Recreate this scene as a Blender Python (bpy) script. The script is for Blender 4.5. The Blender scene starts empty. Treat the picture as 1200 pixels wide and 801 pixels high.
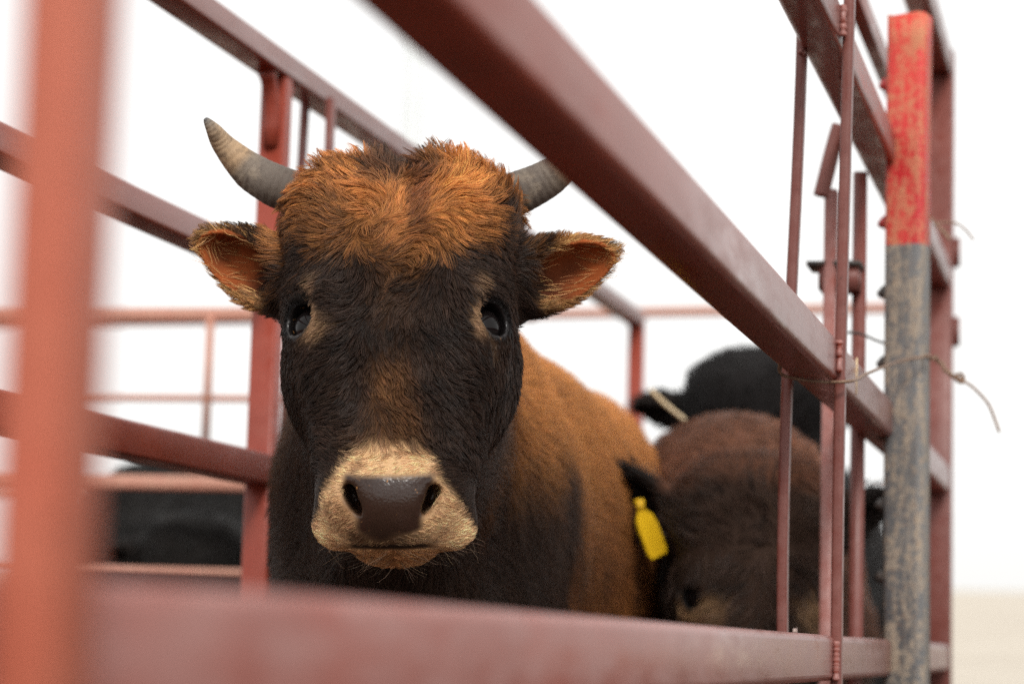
import bpy, bmesh, math, random
import numpy as np
from mathutils import Vector, Matrix
from mathutils.kdtree import KDTree

random.seed(7)
rng = np.random.default_rng(7)
SC = bpy.context.scene
COL = SC.collection
R = math.radians
FUR = 1.0            # fur density factor

# ------------------------------------------------------------------ camera, sky, sun, exposure
F_PX, CX, CY = 2833.3, 600.0, 400.5           # 85 mm lens on a 36 mm frame
def _camera_basis(vp=(1310, 770), roll=1.6):
    """Camera axes from the direction in which the alley runs (+Y) and a slight roll."""
    Y = np.array([(vp[0] - CX) / F_PX, -(vp[1] - CY) / F_PX, -1.0]); Y /= np.linalg.norm(Y)
    r = math.radians(roll)
    a = np.array([math.sin(r), math.cos(r), 0.0]); w = -(a @ Y) / Y[2]
    Z = np.array([a[0], a[1], w]); Z /= np.linalg.norm(Z)
    return np.stack([np.cross(Y, Z), Y, Z])   # rows: world axes seen from the camera
CB = _camera_basis()
CAM = np.array([0.0, 0.0, 0.70])
cam_data = bpy.data.cameras.new('camera')
cam = bpy.data.objects.new('camera', cam_data); COL.objects.link(cam)
m = Matrix(CB.tolist()).to_4x4(); m.translation = Vector(CAM)
cam.matrix_world = m
cam_data.lens = 85.0; cam_data.sensor_width = 36.0
cam_data.clip_start = 0.02; cam_data.clip_end = 3000.0
cam_data.dof.use_dof = True
cam_data.dof.focus_distance = 1.985
cam_data.dof.aperture_fstop = 5.4
SC.camera = cam

world = bpy.data.worlds.new('World'); SC.world = world; world.use_nodes = True
wn = world.node_tree; wn.nodes.clear()
sky = wn.nodes.new('ShaderNodeTexSky'); sky.sky_type = 'NISHITA'; sky.sun_disc = False
SUN_EL, SUN_AZ = R(38), R(158)                 # high, from behind the camera and a little right
sky.sun_elevation = SUN_EL; sky.sun_rotation = SUN_AZ
sky.air_density = 1.0; sky.dust_density = 4.0; sky.ozone_density = 1.0
hsv = wn.nodes.new('ShaderNodeHueSaturation'); hsv.inputs['Saturation'].default_value = 0.10   # cloud cover takes the blue out
bg = wn.nodes.new('ShaderNodeBackground'); bg.inputs['Strength'].default_value = 0.15
wo = wn.nodes.new('ShaderNodeOutputWorld')
cloud = wn.nodes.new('ShaderNodeMix'); cloud.data_type = 'RGBA'; cloud.inputs[0].default_value = 0.72   # an even bright cloud layer over the clear sky
cloud.inputs[7].default_value = (6.4, 6.36, 6.22, 1)
wn.links.new(sky.outputs[0], hsv.inputs['Color']); wn.links.new(hsv.outputs[0], cloud.inputs[6]); wn.links.new(cloud.outputs[2], bg.inputs[0]); wn.links.new(bg.outputs[0], wo.inputs[0])

sun_data = bpy.data.lights.new('sun', 'SUN'); sun_data.energy = 1.5; sun_data.angle = R(12); sun_data.color = (1.0, 0.96, 0.90)
sun = bpy.data.objects.new('sun', sun_data); COL.objects.link(sun)
sd = Vector((math.sin(SUN_AZ) * math.cos(SUN_EL), math.cos(SUN_AZ) * math.cos(SUN_EL), math.sin(SUN_EL)))
sun.rotation_euler = sd.to_track_quat('Z', 'Y').to_euler(); sun.location = sd * 30

SC.view_settings.view_transform = 'Standard'; SC.view_settings.look = 'None'
SC.view_settings.exposure = 0.42; SC.view_settings.gamma = 1.0
SC.cycles.max_bounces = 6; SC.cycles.transparent_max_bounces = 8
SC.cycles.use_denoising = False
try: SC.cycles_curves.shape = 'RIBBONS'
except Exception: pass

# ------------------------------------------------------------------ small helpers
def tag(o, label=None, category=None, group=None, kind=None):
    if label: o['label'] = label
    if category: o['category'] = category
    if group: o['group'] = group
    if kind: o['kind'] = kind
    return o
def empty(name, loc):
    o = bpy.data.objects.new(name, None); o.empty_display_size = 0.1; COL.objects.link(o); o.location = loc
    return o
def link_mesh(name, me, parent=None, mat=None):
    o = bpy.data.objects.new(name, me); COL.objects.link(o)
    if mat is not None and len(me.materials) == 0: me.materials.append(mat)
    if parent is not None:
        o.parent = parent; o.matrix_parent_inverse = Matrix.Translation(-Vector(world_loc(parent)))
    return o
def world_loc(o):
    v = Vector(o.location)
    while o.parent: 
        o = o.parent
        if o.type == 'EMPTY': break
    return v if True else v
def bm_obj(name, bm, mat, parent=None, smooth=True):
    me = bpy.data.meshes.new(name); bm.normal_update(); bm.to_mesh(me); bm.free()
    if smooth:
        for p in me.polygons: p.use_smooth = True
    me.materials.append(mat)
    o = bpy.data.objects.new(name, me); COL.objects.link(o)
    if parent is not None:
        o.parent = parent
        base = Vector((0, 0, 0)); q = parent
        while q is not None: base += Vector(q.location); q = q.parent
        o.matrix_parent_inverse = Matrix.Identity(4)
        o.location = -base            # meshes are written in world coordinates
    return o
def add_bar(bm, p0, p1, w, h, up=(0, 0, 1), bevel=0.003, seg=3, bow=None, n=1):
    """Rounded rectangular bar from p0 to p1; w across, h along 'up'; bow(t) -> offset vector."""
    p0, p1 = Vector(p0), Vector(p1)
    d = (p1 - p0).normalized(); up = Vector(up)
    s = d.cross(up).normalized(); u = s.cross(d).normalized()
    prof = []
    b = min(bevel, w * 0.45, h * 0.45)
    for (sx, sy, a0) in ((1, 1, 0), (-1, 1, 90), (-1, -1, 180), (1, -1, 270)):
        for k in range(seg + 1):
            a = R(a0 + 90 * k / seg)
            prof.append((sx * (w / 2 - b) + b * math.cos(a), sy * (h / 2 - b) + b * math.sin(a)))
    rings = []
    for i in range(n + 1):
        t = i / n; c = p0.lerp(p1, t)
        if bow: c = c + Vector(bow(t))
        rings.append([bm.verts.new(c + s * x + u * y) for x, y in prof])
    k = len(prof)
    for a, b2 in zip(rings, rings[1:]):
        for i in range(k): bm.faces.new((a[i], a[(i + 1) % k], b2[(i + 1) % k], b2[i]))
    bm.faces.new(list(reversed(rings[0]))); bm.faces.new(rings[-1])
def add_tube(bm, pts, rad, k=10, cap=True):
    pts = [Vector(p) for p in pts]
    rad = rad if hasattr(rad, '__len__') else [rad] * len(pts)
    rings = []; prev = None
    for i, p in enumerate(pts):
        d = (pts[min(i + 1, len(pts) - 1)] - pts[max(i - 1, 0)]).normalized()
        if prev is None: s = d.orthogonal().normalized()
        else:
            s = prev - d * prev.dot(d); s.normalize()
        prev = s; t = d.cross(s)
        rings.append([bm.verts.new(p + (s * math.cos(2 * math.pi * j / k) + t * math.sin(2 * math.pi * j / k)) * rad[i]) for j in range(k)])
    for a, b in zip(rings, rings[1:]):
        for j in range(k): bm.faces.new((a[j], a[(j + 1) % k], b[(j + 1) % k], b[j]))
    if cap:
        bm.faces.new(list(reversed(rings[0]))); bm.faces.new(rings[-1])
def smooth_path(pts, sub=8):
    pts = [Vector(p) for p in pts]; out = []
    for i in range(len(pts) - 1):
        p0 = pts[max(i - 1, 0)]; p1 = pts[i]; p2 = pts[i + 1]; p3 = pts[min(i + 2, len(pts) - 1)]
        for k in range(sub):
            t = k / sub
            out.append(0.5 * ((2 * p1) + (p2 - p0) * t + (2 * p0 - 5 * p1 + 4 * p2 - p3) * t * t + (3 * p1 - p0 - 3 * p2 + p3) * t ** 3))
    out.append(pts[-1]); return out
def lump(bm, c, r, seed=0, squash=(1, 1, 1), sub=2):
    q = bmesh.ops.create_icosphere(bm, subdivisions=sub, radius=1.0)
    g = random.Random(seed)
    ph = [g.uniform(0, 6) for _ in range(6)]
    for v in q['verts']:
        p = v.co
        k = 1 + 0.16 * math.sin(3.1 * p.x + ph[0]) * math.sin(3.7 * p.y + ph[1]) + 0.13 * math.sin(4.3 * p.z + ph[2])
        v.co = Vector(c) + Vector((p.x * squash[0], p.y * squash[1], p.z * squash[2])) * (r * k)

# ------------------------------------------------------------------ materials
def new_mat(name):
    mt = bpy.data.materials.new(name); mt.use_nodes = True
    nt = mt.node_tree; nt.nodes.clear()
    out = nt.nodes.new('ShaderNodeOutputMaterial'); b = nt.nodes.new('ShaderNodeBsdfPrincipled')
    nt.links.new(b.outputs[0], out.inputs[0])
    return mt, nt, b
def N(nt, typ, **kw):
    n = nt.nodes.new(typ)
    for k, v in kw.items():
        if k in n.inputs: n.inputs[k].default_value = v
        else: setattr(n, k, v)
    return n
def ramp(nt, src, stops, interp='LINEAR'):
    r = nt.nodes.new('ShaderNodeValToRGB'); r.color_ramp.interpolation = interp
    e = r.color_ramp.elements
    while len(e) < len(stops): e.new(0.5)
    for el, (p, c) in zip(e, stops):
        el.position = p; el.color = (*c, 1) if len(c) == 3 else c
    nt.links.new(src, r.inputs[0]); return r.outputs[0]
def mixc(nt, fac, a, b):
    mx = nt.nodes.new('ShaderNodeMix'); mx.data_type = 'RGBA'
    if isinstance(fac, (int, float)): mx.inputs[0].default_value = fac
    else: nt.links.new(fac, mx.inputs[0])
    for i, v in ((6, a), (7, b)):
        if isinstance(v, tuple): mx.inputs[i].default_value = (*v, 1)
        else: nt.links.new(v, mx.inputs[i])
    return mx.outputs[2]
def obj_coords(nt, scale=(1, 1, 1)):
    tc = nt.nodes.new('ShaderNodeTexCoord'); mp = nt.nodes.new('ShaderNodeMapping'); mp.inputs['Scale'].default_value = scale
    nt.links.new(tc.outputs['Object'], mp.inputs[0]); return mp.outputs[0]
def noise(nt, vec, scale, detail=5, rough=0.6):
    n = N(nt, 'ShaderNodeTexNoise', Scale=scale, Detail=detail, Roughness=rough); nt.links.new(vec, n.inputs['Vector']); return n.outputs['Fac']
def bump(nt, b, h, strength=0.3, dist=0.002):
    bp = N(nt, 'ShaderNodeBump', Strength=strength, Distance=dist); nt.links.new(h, bp.inputs['Height']); nt.links.new(bp.outputs[0], b.inputs['Normal'])

def paint_mat(name, base, dark, dust_sheen, rough=0.34, scale=1.0, dust_sheen_amt=0.5, under=None):
    """Red-oxide painted steel: uneven paint, rust freckles, sky sheen painted in with dust (none on undersides), orange-peel relief."""
    mt, nt, b = new_mat(name)
    v = obj_coords(nt); vs = obj_coords(nt, (1, 0.25, 1))
    n1 = noise(nt, v, 9 * scale, 6); n2 = noise(nt, vs, 60 * scale, 5); n3 = noise(nt, v, 220 * scale, 3)
    c = mixc(nt, ramp(nt, n1, [(0.3, (0, 0, 0)), (0.7, (1, 1, 1))]), base, dark)
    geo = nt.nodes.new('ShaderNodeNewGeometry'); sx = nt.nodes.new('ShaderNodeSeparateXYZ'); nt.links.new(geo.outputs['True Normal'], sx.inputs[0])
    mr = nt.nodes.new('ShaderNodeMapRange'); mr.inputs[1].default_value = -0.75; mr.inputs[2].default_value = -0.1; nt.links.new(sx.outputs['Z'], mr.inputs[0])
    dn = ramp(nt, n2, [(0.30, (0.55 * dust_sheen_amt,) * 3), (0.72, (min(1, 1.5 * dust_sheen_amt),) * 3)])
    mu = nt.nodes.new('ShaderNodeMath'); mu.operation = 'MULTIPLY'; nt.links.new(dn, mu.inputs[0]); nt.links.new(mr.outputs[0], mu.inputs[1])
    c = mixc(nt, mu.outputs[0], c, dust_sheen)  # pale tint kept off undersides, paints the sky sheen into the colour
    c = mixc(nt, ramp(nt, n3, [(0.64, (0, 0, 0)), (0.72, (0.6, 0.6, 0.6))]), c, (0.05, 0.018, 0.01))
    nt.links.new(c, b.inputs['Base Color'])
    rr = ramp(nt, n2, [(0.35, (rough - 0.06,) * 3), (0.7, (rough + 0.16,) * 3)]); nt.links.new(rr, b.inputs['Roughness'])
    b.inputs['Specular IOR Level'].default_value = 0.36
    ad = nt.nodes.new('ShaderNodeMath'); ad.operation = 'ADD'; nt.links.new(n3, ad.inputs[0]); nt.links.new(n2, ad.inputs[1])
    bump(nt, b, ad.outputs[0], 0.2, 0.0008)
    return mt
M_RED = paint_mat('red_oxide_paint', (0.27, 0.038, 0.015), (0.19, 0.027, 0.012), (0.36, 0.215, 0.20), rough=0.27, dust_sheen_amt=0.52)
M_RED2 = paint_mat('brighter_red_oxide_paint', (0.27, 0.036, 0.018), (0.19, 0.026, 0.014), (0.32, 0.10, 0.07), rough=0.34, dust_sheen_amt=0.22)
M_ORANGE = paint_mat('orange_red_paint', (0.51, 0.135, 0.085), (0.44, 0.11, 0.066), (0.55, 0.20, 0.12), rough=0.40, dust_sheen_amt=0.2)
M_RED3 = paint_mat('dark_red_oxide_paint', (0.150, 0.023, 0.013), (0.105, 0.017, 0.010), (0.25, 0.125, 0.11), rough=0.34, dust_sheen_amt=0.35)
M_FADED = paint_mat('faded_red_paint', (0.46, 0.17, 0.12), (0.36, 0.12, 0.08), (0.5, 0.3, 0.22), rough=0.5)

def stake_mat():
    mt, nt, b = new_mat('stake_paint')
    tc = nt.nodes.new('ShaderNodeTexCoord'); sep = nt.nodes.new('ShaderNodeSeparateXYZ'); nt.links.new(tc.outputs['Object'], sep.inputs[0])
    v = obj_coords(nt); vl = obj_coords(nt, (1, 1, 0.22))
    g = noise(nt, vl, 95, 6, 0.65); a0 = noise(nt, v, 130, 6, 0.72); f = noise(nt, v, 340, 4, 0.7); h2 = noise(nt, vl, 16, 3)
    am = nt.nodes.new('ShaderNodeMath'); am.operation = 'ADD'; nt.links.new(a0, am.inputs[0]); nt.links.new(g, am.inputs[1])
    am2 = nt.nodes.new('ShaderNodeMath'); am2.operation = 'MULTIPLY'; am2.inputs[1].default_value = 0.5; nt.links.new(am.outputs[0], am2.inputs[0]); a = am2.outputs[0]
    red = mixc(nt, ramp(nt, h2, [(0.4, (0, 0, 0)), (0.6, (1, 1, 1))]), (0.64, 0.038, 0.030), (0.50, 0.012, 0.018))
    red = mixc(nt, ramp(nt, a, [(0.46, (0, 0, 0)), (0.54, (0.55, 0.55, 0.55)), (0.64, (0.9, 0.9, 0.9))]), red, (0.52, 0.25, 0.13))
    red = mixc(nt, ramp(nt, f, [(0.60, (0, 0, 0)), (0.70, (0.7, 0.7, 0.7))]), red, (0.45, 0.27, 0.13))
    blk = mixc(nt, ramp(nt, h2, [(0.35, (0, 0, 0)), (0.6, (1, 1, 1))]), (0.060, 0.062, 0.066), (0.15, 0.152, 0.155))
    blk = mixc(nt, ramp(nt, a, [(0.47, (0, 0, 0)), (0.53, (0.5, 0.5, 0.5)), (0.62, (0.95, 0.95, 0.95))]), blk, (0.38, 0.30, 0.22))
    blk = mixc(nt, ramp(nt, f, [(0.56, (0, 0, 0)), (0.68, (0.85, 0.85, 0.85))]), blk, (0.20, 0.095, 0.045))
    ed = nt.nodes.new('ShaderNodeMath'); ed.operation = 'MULTIPLY_ADD'; ed.inputs[1].default_value = 0.012; nt.links.new(f, ed.inputs[0]); nt.links.new(sep.outputs['Z'], ed.inputs[2])
    st = nt.nodes.new('ShaderNodeMath'); st.operation = 'GREATER_THAN'; st.inputs[1].default_value = 1.174; nt.links.new(ed.outputs[0], st.inputs[0])
    nt.links.new(mixc(nt, st.outputs[0], blk, red), b.inputs['Base Color'])
    nt.links.new(ramp(nt, a, [(0.4, (0.38,) * 3), (0.6, (0.8,) * 3)]), b.inputs['Roughness'])
    bump(nt, b, a, 0.5, 0.002)
    return mt
M_STAKE = stake_mat()
def simple_mat(name, c1, c2, scale=40, rough=0.6, bmp=0.2, metallic=0.0, spec=0.5):
    mt, nt, b = new_mat(name); v = obj_coords(nt); n = noise(nt, v, scale)
    nt.links.new(mixc(nt, ramp(nt, n, [(0.35, (0, 0, 0)), (0.65, (1, 1, 1))]), c1, c2), b.inputs['Base Color'])
    b.inputs['Roughness'].default_value = rough; b.inputs['Metallic'].default_value = metallic; b.inputs['Specular IOR Level'].default_value = spec
    if bmp: bump(nt, b, n, bmp, 0.003)
    return mt
M_DARK = simple_mat('dark_steel', (0.03, 0.028, 0.028), (0.07, 0.05, 0.04), 90, 0.5)
M_WIRE = simple_mat('rusty_wire', (0.16, 0.085, 0.05), (0.30, 0.20, 0.14), 160, 0.55, 0.3, 0.3)
M_WELD = simple_mat('weld_metal', (0.30, 0.16, 0.13), (0.5, 0.4, 0.36), 200, 0.4, 0.6)
M_POLE = simple_mat('pale_grey_steel', (0.56, 0.585, 0.59), (0.62, 0.64, 0.64), 3, 0.6, 0)
M_STRAW = simple_mat('dry_straw', (0.62, 0.46, 0.26), (0.72, 0.58, 0.38), 60, 0.6, 0.2)
M_TAG = simple_mat('yellow_plastic', (0.86, 0.52, 0.012), (0.80, 0.47, 0.012), 30, 0.42, 0.1)
M_HOOF = simple_mat('hoof_horn', (0.03, 0.025, 0.02), (0.06, 0.05, 0.04), 60, 0.5)
def ground_mat():
    mt, nt, b = new_mat('dry_grass_ground'); v = obj_coords(nt)
    n1 = noise(nt, v, 0.08, 6); n2 = noise(nt, v, 9, 6)
    c = mixc(nt, ramp(nt, n1, [(0.35, (0, 0, 0)), (0.65, (1, 1, 1))]), (0.60, 0.55, 0.475), (0.54, 0.49, 0.42))
    c = mixc(nt, ramp(nt, n2, [(0.4, (0, 0, 0)), (0.7, (0.5, 0.5, 0.5))]), c, (0.27, 0.20, 0.13))
    nt.links.new(c, b.inputs['Base Color']); b.inputs['Roughness'].default_value = 0.95; b.inputs['Specular IOR Level'].default_value = 0.1
    bump(nt, b, n2, 0.6, 0.03); return mt
M_GROUND = ground_mat()
def skin_mat():
    mt, nt, b = new_mat('hide')
    at = nt.nodes.new('ShaderNodeAttribute'); at.attribute_name = 'coat'
    wt = nt.nodes.new('ShaderNodeAttribute'); wt.attribute_name = 'wet'
    v = obj_coords(nt)
    vo = N(nt, 'ShaderNodeTexVoronoi', Scale=420.0); nt.links.new(v, vo.inputs['Vector'])
    n = noise(nt, v, 300, 3)
    spk = noise(nt, v, 190, 2, 0.5)
    nb = noise(nt, v, 60, 2, 0.5)
    # crumbs of feed and dirt stuck on the wet nose
    pr = nt.nodes.new('ShaderNodeMath'); pr.operation = 'MULTIPLY'; nt.links.new(ramp(nt, spk, [(0.68, (0, 0, 0)), (0.72, (1, 1, 1))]), pr.inputs[0]); nt.links.new(wt.outputs['Fac'], pr.inputs[1])
    pr2 = nt.nodes.new('ShaderNodeMath'); pr2.operation = 'MULTIPLY'; nt.links.new(pr.outputs[0], pr2.inputs[0]); nt.links.new(ramp(nt, nb, [(0.45, (0, 0, 0)), (0.6, (1, 1, 1))]), pr2.inputs[1])
    nt.links.new(mixc(nt, pr2.outputs[0], at.outputs['Color'], (0.42, 0.20, 0.07)), b.inputs['Base Color'])
    rg = nt.nodes.new('ShaderNodeMapRange'); nt.links.new(wt.outputs['Fac'], rg.inputs[0]); rg.inputs[3].default_value = 0.8; rg.inputs[4].default_value = 0.19
    nt.links.new(rg.outputs[0], b.inputs['Roughness'])
    sp = nt.nodes.new('ShaderNodeMapRange'); nt.links.new(wt.outputs['Fac'], sp.inputs[0]); sp.inputs[3].default_value = 0.12; sp.inputs[4].default_value = 0.42
    nt.links.new(sp.outputs[0], b.inputs['Specular IOR Level'])
    ad = nt.nodes.new('ShaderNodeMath'); ad.operation = 'ADD'; nt.links.new(vo.outputs['Distance'], ad.inputs[0]); nt.links.new(n, ad.inputs[1])
    bump(nt, b, ad.outputs[0], 0.16, 0.0010)
    return mt
M_SKIN = skin_mat()
def hair_mat():
    mt, nt, b = new_mat('coat_hair')
    at = nt.nodes.new('ShaderNodeAttribute'); at.attribute_name = 'coat'
    nt.links.new(at.outputs['Color'], b.inputs['Base Color'])
    b.inputs['Roughness'].default_value = 0.42; b.inputs['Specular IOR Level'].default_value = 0.26
    return mt
M_HAIR = hair_mat()
def eye_mat():
    mt, nt, b = new_mat('eye'); b.inputs['Base Color'].default_value = (0.008, 0.006, 0.006, 1)
    b.inputs['Roughness'].default_value = 0.03; b.inputs['Specular IOR Level'].default_value = 0.20
    return mt
M_EYE = eye_mat()
def horn_mat():
    mt, nt, b = new_mat('horn')
    at = nt.nodes.new('ShaderNodeAttribute'); at.attribute_name = 'along'
    v = obj_coords(nt); n = noise(nt, v, 110, 8, 0.75); n2 = noise(nt, v, 34, 5)
    c = ramp(nt, at.outputs['Fac'], [(0.0, (0.085, 0.068, 0.056)), (0.34, (0.15, 0.122, 0.100)), (0.44, (0.19, 0.152, 0.118)), (0.50, (0.40, 0.27, 0.16)), (0.80, (0.36, 0.26, 0.17)), (0.93, (0.21, 0.18, 0.15)), (1.0, (0.10, 0.10, 0.10))])
    c = mixc(nt, ramp(nt, n, [(0.48, (0, 0, 0)), (0.70, (0.8, 0.8, 0.8))]), c, (0.07, 0.05, 0.04))
    c = mixc(nt, ramp(nt, n2, [(0.55, (0, 0, 0)), (0.7, (0.5, 0.5, 0.5))]), c, (0.42, 0.34, 0.25))
    nt.links.new(c, b.inputs['Base Color']); b.inputs['Roughness'].default_value = 0.62; b.inputs['Specular IOR Level'].default_value = 0.25
    wv = N(nt, 'ShaderNodeTexWave', Scale=1.0); 
    mu = nt.nodes.new('ShaderNodeMath'); mu.operation = 'MULTIPLY'; mu.inputs[1].default_value = 130; nt.links.new(at.outputs['Fac'], mu.inputs[0])
    sn = nt.nodes.new('ShaderNodeMath'); sn.operation = 'SINE'; nt.links.new(mu.outputs[0], sn.inputs[0])
    nt.nodes.remove(wv)
    ad = nt.nodes.new('ShaderNodeMath'); ad.operation = 'MULTIPLY_ADD'; ad.inputs[1].default_value = 0.14; nt.links.new(sn.outputs[0], ad.inputs[0]); nt.links.new(n, ad.inputs[2])
    bump(nt, b, ad.outputs[0], 0.6, 0.0018)
    return mt
M_HORN = horn_mat()

# ------------------------------------------------------------------ ground
def build_ground():
    bm = bmesh.new()
    xs = [-1500, -800, -400, -200, -100, -50, -25, -12, -6, -3, 0, 3, 6, 12, 25, 50, 100, 200, 400, 800, 1500]
    ys = [-1500, -600, -200, -60, -20, -8, -3, 0, 2, 4, 6, 9, 14, 22, 35, 60, 90, 130, 180, 240, 300, 400, 600, 900, 1500]
    def h(x, y):
        t = min(max((y - 50) / 260.0, 0), 1); t = t * t * (3 - 2 * t)
        return 7.6 * t + (0.5 * math.sin(x * 0.013 + 1.0) + 0.3 * math.sin(x * 0.031 + y * 0.01)) * t
    g = [[bm.verts.new((x, y, h(x, y))) for x in xs] for y in ys]
    for j in range(len(ys) - 1):
        for i in range(len(xs) - 1):
            bm.faces.new((g[j][i], g[j][i + 1], g[j + 1][i + 1], g[j + 1][i]))
    o = bm_obj('ground', bm, M_GROUND); tag(o, 'pale dry grass ground rising to a far field', None, None, 'structure')
build_ground()
def mud_mat():
    mt, nt, b = new_mat('bounce_cut_mud'); v = obj_coords(nt); n1 = noise(nt, v, 2.5, 6); n2 = noise(nt, v, 22, 6)
    c = mixc(nt, ramp(nt, n1, [(0.35, (0, 0, 0)), (0.65, (1, 1, 1))]), (0.055, 0.036, 0.024), (0.09, 0.062, 0.042))
    nt.links.new(c, b.inputs['Base Color']); b.inputs['Roughness'].default_value = 0.85; bump(nt, b, n2, 0.8, 0.03); return mt
bm = bmesh.new(); g = random.Random(3)
q = [bm.verts.new((x * (1 + 0.05 * g.uniform(-1, 1)) - 1.0, y * (1 + 0.03 * g.uniform(-1, 1)) + 8.0, 0.004)) for x, y in [(22 * math.cos(a), 34 * math.sin(a)) for a in np.linspace(0, 2 * math.pi, 60, endpoint=False)]]  # unseen dark ground, added wide to cut bounce and reflection on rail undersides
bm.faces.new(q)
tag(bm_obj('dirt', bm, mud_mat()), 'dark sheet added out of view under the alley to cut ground bounce', None, None, 'structure')

# ------------------------------------------------------------------ alley panels and fences
def rail(parent, p0, p1, w, h, mat, bevel=0.004, name='rail'):
    bm = bmesh.new(); add_bar(bm, p0, p1, w, h, bevel=bevel, seg=4); return bm_obj(name, bm, mat, parent)
def upright(parent, x, y, z0, z1, wx, wy, mat, name='post', bow=None, n=1, bevel=0.003, lean=0.0):
    bm = bmesh.new(); add_bar(bm, (x, y, z0), (x + lean, y, z1), wx, wy, up=(0, 1, 0), bevel=bevel, bow=bow, n=n)
    return bm_obj(name, bm, mat, parent)
def weld(parent, pts, r=0.004, seed=0, mat=None):
    """One rough bead: a lumpy tube run along the joint."""
    g = random.Random(seed); bm = bmesh.new()
    sp = smooth_path(pts, 4)
    add_tube(bm, sp, [r * (0.45 if i in (0, len(sp) - 1) else g.uniform(0.6, 1.05)) for i in range(len(sp))], 8)
    return bm_obj('weld_bead', bm, mat or M_RED, parent)

near = empty('alley_panel', (-0.26, 3.65, 0))
tag(near, 'nearest red steel alley panel whose big rail cuts diagonally in front of the calf', 'cattle panel', 'steel panels of the cattle alley')
XR = -0.270                                        # rail centre line, 40 mm square tube: outer face at x=-0.25
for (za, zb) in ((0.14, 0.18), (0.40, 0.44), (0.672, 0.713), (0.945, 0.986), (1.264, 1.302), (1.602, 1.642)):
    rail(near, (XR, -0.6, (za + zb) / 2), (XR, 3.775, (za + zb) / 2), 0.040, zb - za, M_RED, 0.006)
upright(near, -0.2735, 3.80, 0.0, 1.643, 0.050, 0.050, M_RED3, 'post', bevel=0.005)
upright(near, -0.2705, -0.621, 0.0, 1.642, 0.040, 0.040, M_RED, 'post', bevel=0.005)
# flat guide bars welded in pairs inside and outside of the rails
bw1 = lambda t: (0.006 * math.sin(t * 7.0 + 0.6), 0.0, 0)
bw2 = lambda t: (0.004 * math.sin(t * 6.0 + 2.2), 0.0, 0)
upright(near, -0.2445, 2.225, 0.10, 1.72, 0.010, 0.017, M_RED3, 'guide_bar', bow=bw2, n=24)
upright(near, -0.2955, 2.245, 0.10, 1.290, 0.010, 0.015, M_RED3, 'guide_bar', bow=bw1, n=24)
upright(near, -0.2405, 0.518, 0.10, 1.72, 0.0168, 0.025, M_ORANGE, 'guide_bar', n=1)
upright(near, -0.2955, 0.553, 0.10, 1.290, 0.010, 0.015, M_RED3, 'guide_bar', bow=bw1, n=24)
weld(near, [(-0.2475, 2.212 - 0.002 * (k % 2), 0.952 + 0.006 * k) for k in range(6)], 0.0036, 1)
weld(near, [(-0.2475, 2.212 - 0.002 * (k % 2), 1.268 + 0.006 * k) for k in range(6)], 0.0040, 2)
weld(near, [(-0.292 + 0.002 * k, 2.238, 1.262 - 0.001 * k) for k in range(4)], 0.0040, 3)
weld(near, [(-0.290 + 0.002 * k, 2.236, 0.716) for k in range(3)], 0.0035, 4, M_WELD)
weld(near, [(-0.2475, 2.212, 0.672 + 0.006 * k) for k in range(7)], 0.0036, 6)
weld(near, [(-0.266 + 0.003 * k, 2.36 + 0.01 * k, 1.262) for k in range(4)], 0.0028, 5)
bm = bmesh.new(); add_bar(bm, (-0.2498, 2.385, 0.950), (-0.2498, 2.388, 0.987), 0.0016, 0.0022, up=(0, 1, 0)); bm_obj('paint_drip', bm, M_STRAW, near)
bm = bmesh.new()                                   # hinge lugs on the end post
bm.free()
for z in (1.175, 1.30):
    bm = bmesh.new(); add_bar(bm, (-0.243, 3.80, z), (-0.243, 3.80, z + 0.045), 0.010, 0.018, up=(0, 1, 0)); bm_obj('hinge_lug', bm, M_RED3, near)
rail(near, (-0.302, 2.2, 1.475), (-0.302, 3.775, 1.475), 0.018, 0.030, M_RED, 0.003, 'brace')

left = empty('alley_panel', (-1.015, 2.76, 0))
tag(left, 'farther red steel alley panel behind the calf with its rails rising to the left', 'cattle panel', 'steel panels of the cattle alley')
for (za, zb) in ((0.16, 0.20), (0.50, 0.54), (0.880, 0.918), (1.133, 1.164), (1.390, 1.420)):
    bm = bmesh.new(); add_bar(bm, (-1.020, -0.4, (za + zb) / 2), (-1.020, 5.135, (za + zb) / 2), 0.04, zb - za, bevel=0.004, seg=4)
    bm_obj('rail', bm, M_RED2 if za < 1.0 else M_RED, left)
for y in (2.80, 5.15, -0.42):
    upright(left, -1.0185, y, 0.0, 1.3885 if y > 0 and y < 5 else 1.4195, 0.034, 0.028, M_RED2, 'post', bevel=0.004)
bm = bmesh.new()                                   # rounded gussets under the top rail
for sg in (-1, 1):
    pts = [(-1.0185, 2.80 + sg * (0.013 + 0.03 * (1 - math.cos(a))), 1.30 + 0.088 * math.sin(a)) for a in np.linspace(0, math.pi / 2, 6)]
    add_tube(bm, pts, 0.011, 8)
bm_obj('gusset', bm, M_RED2, left)
upright(left, -0.9945, 2.93, 0.10, 1.392, 0.010, 0.017, M_RED3, 'guide_bar', bow=bw2, n=16)
upright(left, -1.0458, 2.97, 0.10, 1.405, 0.010, 0.015, M_RED3, 'guide_bar', bow=bw1, n=16)

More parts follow.
